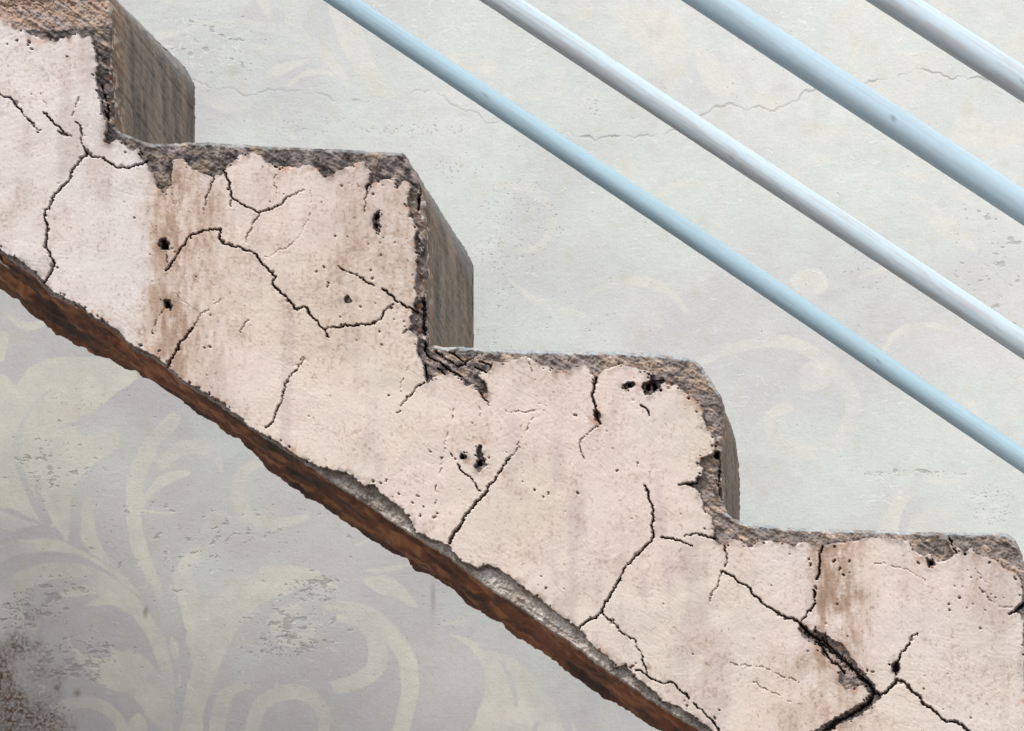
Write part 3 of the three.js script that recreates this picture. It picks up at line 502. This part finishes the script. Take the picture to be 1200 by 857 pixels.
  const tex = (d, srgb) => { const t = new THREE.DataTexture(d, TW, TH); t.wrapS = t.wrapT = THREE.MirroredRepeatWrapping; t.magFilter = THREE.LinearFilter; t.minFilter = THREE.LinearMipmapLinearFilter; t.generateMipmaps = true; if (srgb) t.colorSpace = THREE.SRGBColorSpace; t.needsUpdate = true; return t; };
  const g = new THREE.BoxGeometry(11, 7.2, 0.24), a = g.attributes.position, uv = g.attributes.uv, cy = GROUND + 3.6;
  const [ua, va] = sight(OX, OY, WALL_Z), [ub, vb] = sight(OX + TW / k, OY + TH / k, WALL_Z);
  for (let i = 0; i < a.count; i++) uv.setXY(i, (a.getX(i) - X(ua)) / (X(ub) - X(ua)), (a.getY(i) + cy - Y(va)) / (Y(vb) - Y(va)));
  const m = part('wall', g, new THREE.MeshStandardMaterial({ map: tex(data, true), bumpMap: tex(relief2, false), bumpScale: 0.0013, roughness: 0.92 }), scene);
  m.position.set(0, cy, WALL_Z - 0.12);
  tag(m, 'pale mint wall with faded cream scroll painting and flaking paint, behind the stairs', 'wall');
}

// ---------------------------------------------------------------- the staircase
const stairs = new THREE.Group(); stairs.name = 'staircase'; scene.add(stairs);
tag(stairs, 'cracked concrete staircase with pink plastered side, worn treads and brown underside', 'staircase');
{
  const bare = mat({ roughness: 0.97 }), lime = mat({ roughness: 0.93 });
  // the flight beyond the picture, up to a landing and down to the ground
  const rise = 210, run = 349, poly = [[1238, 838]];
  let u = 1555, v = 838; const floor = 428.5 - GROUND / S;
  poly.push([u, v]); while (v < floor - 1) { v = Math.min(floor, v + rise); poly.push([u, v]); if (v < floor - 1) poly.push([u += run, v]); }
  const foot = (u) => 1134 + (u - 1238) * 0.655; poly.push([1238 + (floor - 1134) / 0.655, floor], [1238, foot(1238)]);
  const up = [[-33, -68]]; u = -268; v = -68; up.push([u, v]); for (let k = 0; k < 4; k++) { v -= 225; up.push([u, v]); up.push([u -= k === 3 ? 1500 : 355, v]); } up.push([u, v + 260], [-268 - 3 * 355 - 180, v + 260], [-33, 276]);
  const toe = [[851, 882], [1240, 882], [1240, 1133]];
  const solid = [poly, up, toe].map((p) => tint(new THREE.ExtrudeGeometry(new THREE.Shape(p.map(([a, b]) => new THREE.Vector2(X(a), Y(b)))), { depth: W, bevelEnabled: false }).translate(0, 0, -W), P.pink));
  const front = relief(coreIn, (o) => plasterIn[o] > 9 && plasterIn[o + 1 + NU] > 9, coreZ, coreColour).toNonIndexed();
  part('concrete_core', mergeGeometries([front, ...solid]), bare, stairs);
  part('plaster_coat', relief(plasterIn, () => false, plasterZ, plasterColour), lime, stairs);
  // treads and risers
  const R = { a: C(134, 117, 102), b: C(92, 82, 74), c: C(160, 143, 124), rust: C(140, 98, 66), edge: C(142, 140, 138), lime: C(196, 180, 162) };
  for (const k of topOrder) {
    const kind = k.slice(0, 5), isRiser = kind === 'riser', len = wornRoute[k].length, s0 = topOrder.indexOf(k) * 37;
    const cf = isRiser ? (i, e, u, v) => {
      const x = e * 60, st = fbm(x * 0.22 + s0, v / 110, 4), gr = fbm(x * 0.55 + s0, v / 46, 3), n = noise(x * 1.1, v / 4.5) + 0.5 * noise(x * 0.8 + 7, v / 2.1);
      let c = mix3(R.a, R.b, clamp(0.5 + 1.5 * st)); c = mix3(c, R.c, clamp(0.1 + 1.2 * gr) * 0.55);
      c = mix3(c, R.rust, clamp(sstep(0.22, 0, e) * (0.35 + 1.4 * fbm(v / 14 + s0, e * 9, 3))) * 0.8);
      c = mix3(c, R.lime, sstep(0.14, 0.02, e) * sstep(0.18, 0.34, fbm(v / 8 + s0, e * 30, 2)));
      c = mix3(c, R.edge, 0.75 * sstep(44, 20, (i / len) * 100 + 16 * gr));      // paler grey strip along the nosing, ragged below
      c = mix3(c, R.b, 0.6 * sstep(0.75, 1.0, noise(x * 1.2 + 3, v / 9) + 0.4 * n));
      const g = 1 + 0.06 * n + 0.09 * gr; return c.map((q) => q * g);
    } : (i, e, u, v) => { const n = fbm(u / 20 + s0, e * 30, 3); return mix3(K.paint, K.grey, clamp(0.45 + 1.6 * n)); };
    const lift = isRiser ? (i, e, u, v) => 0.0022 * fbm(e * 26 + s0, v / 120, 2) + 0.0012 * fbm(e * 60, v / 6, 2) : (i, e, u) => 0.002 * fbm(u / 30, e * 20, 2);
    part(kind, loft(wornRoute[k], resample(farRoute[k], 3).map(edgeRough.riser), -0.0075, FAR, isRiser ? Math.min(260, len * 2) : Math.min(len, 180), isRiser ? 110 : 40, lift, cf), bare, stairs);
  }
  // underside: old brown boards' print in the concrete, running along the flight
  const B = { a: C(138, 80, 50), b: C(100, 58, 37), c: C(176, 120, 80), d: C(48, 34, 28) };
  part('soffit', loft([...wornBottom].reverse(), resample([...bottomFar].reverse(), 2).map(rough(2.6, 13)), -0.0075, FAR, 760, 64, (i, e, u, v) => 0.014 * fbm(e * 7, (u + v) / 260, 2) + 0.005 * fbm(e * 18, (u + v) / 60, 3) + 0.002 * noise(e * 30, (u + v) / 14), (i, e, u, v) => {
    const s = fbm(e * 9 + 2, (u + v) / 260, 3), g = fbm(e * 20, (u + v) / 60, 4), n = noise(e * 24, (u + v) / 3.2);
    let c = mix3(B.a, B.b, clamp(0.5 + 1.6 * s)); c = mix3(c, B.c, sstep(0.2, 0.42, g) * 0.8); c = mix3(c, B.d, sstep(0.05, 0.35, -g + 0.2 * n + 0.5 * fbm(e * 5 + 40, (u + v) / 90, 2)) * 0.85);
    const k = 1 + 0.16 * n; return c.map((q) => q * k);
  }), bare, stairs);
  part('back_face', tint(new THREE.ShapeGeometry(new THREE.Shape([...topOrder.flatMap((k) => farRoute[k]), ...[...bottomFar].reverse()].map(([a, b]) => new THREE.Vector2(X(a), Y(b))))).translate(0, 0, FAR), K.grey), bare, stairs);
}

// ---------------------------------------------------------------- four painted pipes of the two handrails
function pipe(a, b, z, dia, k, c, worn, label) { // worn sets how strong the brownish streaks are, densest on the lower front
  const p = sight(...a, z), q = sight(...b, z), d = new THREE.Vector3(X(q[0]) - X(p[0]), Y(q[1]) - Y(p[1]), 0).normalize(), from = new THREE.Vector3(X(p[0]), Y(p[1]), z).addScaledVector(d, -1.9);
  const n = 900, m = 40, len = 5.4, pos = [], col = [], idx = [], side = new THREE.Vector3(-d.y, d.x, 0), out = new THREE.Vector3(0, 0, 1);
  if (side.y < 0) side.negate();
  for (let i = 0; i <= n; i++) for (let j = 0; j <= m; j++) {
    const t = i / n * len, f = j / m * Math.PI * 2, jj = j % m, r = dia / 2 * (1 + 0.006 * noise(t * 9 + k, jj * 0.4)) + 0.00025 * fbm(t * 160, jj * 0.9 + k * 9, 2);
    const v = from.clone().addScaledVector(d, t).addScaledVector(side, Math.cos(f) * r + 0.0012 * noise(t * 1.7 + k * 5, 1)).addScaledVector(out, Math.sin(f) * r);
    pos.push(v.x, v.y, v.z);
    const st = fbm(t * 9 + k, jj * 1.1, 3), g = noise(t * 420, jj * 1.3), ch = noise(t * 430 + k, jj * 1.7 + 40);
    let q3 = mix3(c, [c[0] * 0.9, c[1] * 0.9, c[2] * 0.91], clamp(0.5 + 1.4 * st));
    q3 = mix3(q3, C(176, 160, 148), worn * sstep(-0.05, 0.12, 0.9 * st + 0.45 * noise(t * 26, jj * 2.1) + 0.3 * noise(t * 120, jj * 3.3) - 0.30 + (jj > m * 0.22 && jj < m * 0.5 ? 0.32 : 0)));   // ragged brownish streaks, more of them on the lower front
    q3 = mix3(q3, C(70, 64, 60), 0.5 * sstep(0.93, 0.99, ch));
    const s = 1 + 0.035 * g; col.push(q3[0] * s, q3[1] * s, q3[2] * s);
    if (i < n && j < m) { const o = i * (m + 1) + j; idx.push(o, o + m + 1, o + m + 2, o, o + m + 2, o + 1); }
  }
  const geo = new THREE.BufferGeometry(); geo.setAttribute('position', new THREE.Float32BufferAttribute(pos, 3)); geo.setAttribute('color', new THREE.Float32BufferAttribute(col, 3)); geo.setIndex(idx); geo.computeVertexNormals();
  const o = part(k ? `handrail_pipe_00${k}` : 'handrail_pipe', geo, mat({ roughness: 0.95, side: THREE.FrontSide }), scene);
  return tag(o, label, 'pipe', 'pale blue pipes of the stair handrails');
}
pipe([420, 13], [1100, 472], -0.94, 0.0228, 0, C(163, 190, 204), 0.1, 'pale blue painted handrail pipe, lowest of the four, closest above the steps');
pipe([690, 67.5], [1198, 403], -0.06, 0.0240, 1, C(192, 209, 220), 0.3, 'whitish blue streaky handrail pipe, second from the bottom, above the lowest bluer one');
pipe([862.5, 20.5], [1198, 242.7], -0.94, 0.0330, 2, C(172, 195, 209), 0.12, 'thick pale blue handrail pipe, second from the top, between two whiter streaky pipes');
pipe([1080, 22.5], [1198, 98.5], -0.06, 0.0302, 3, C(190, 207, 219), 0.3, 'whitish blue streaky handrail pipe, topmost of the four, in the upper right corner');

renderer.render(scene, camera);
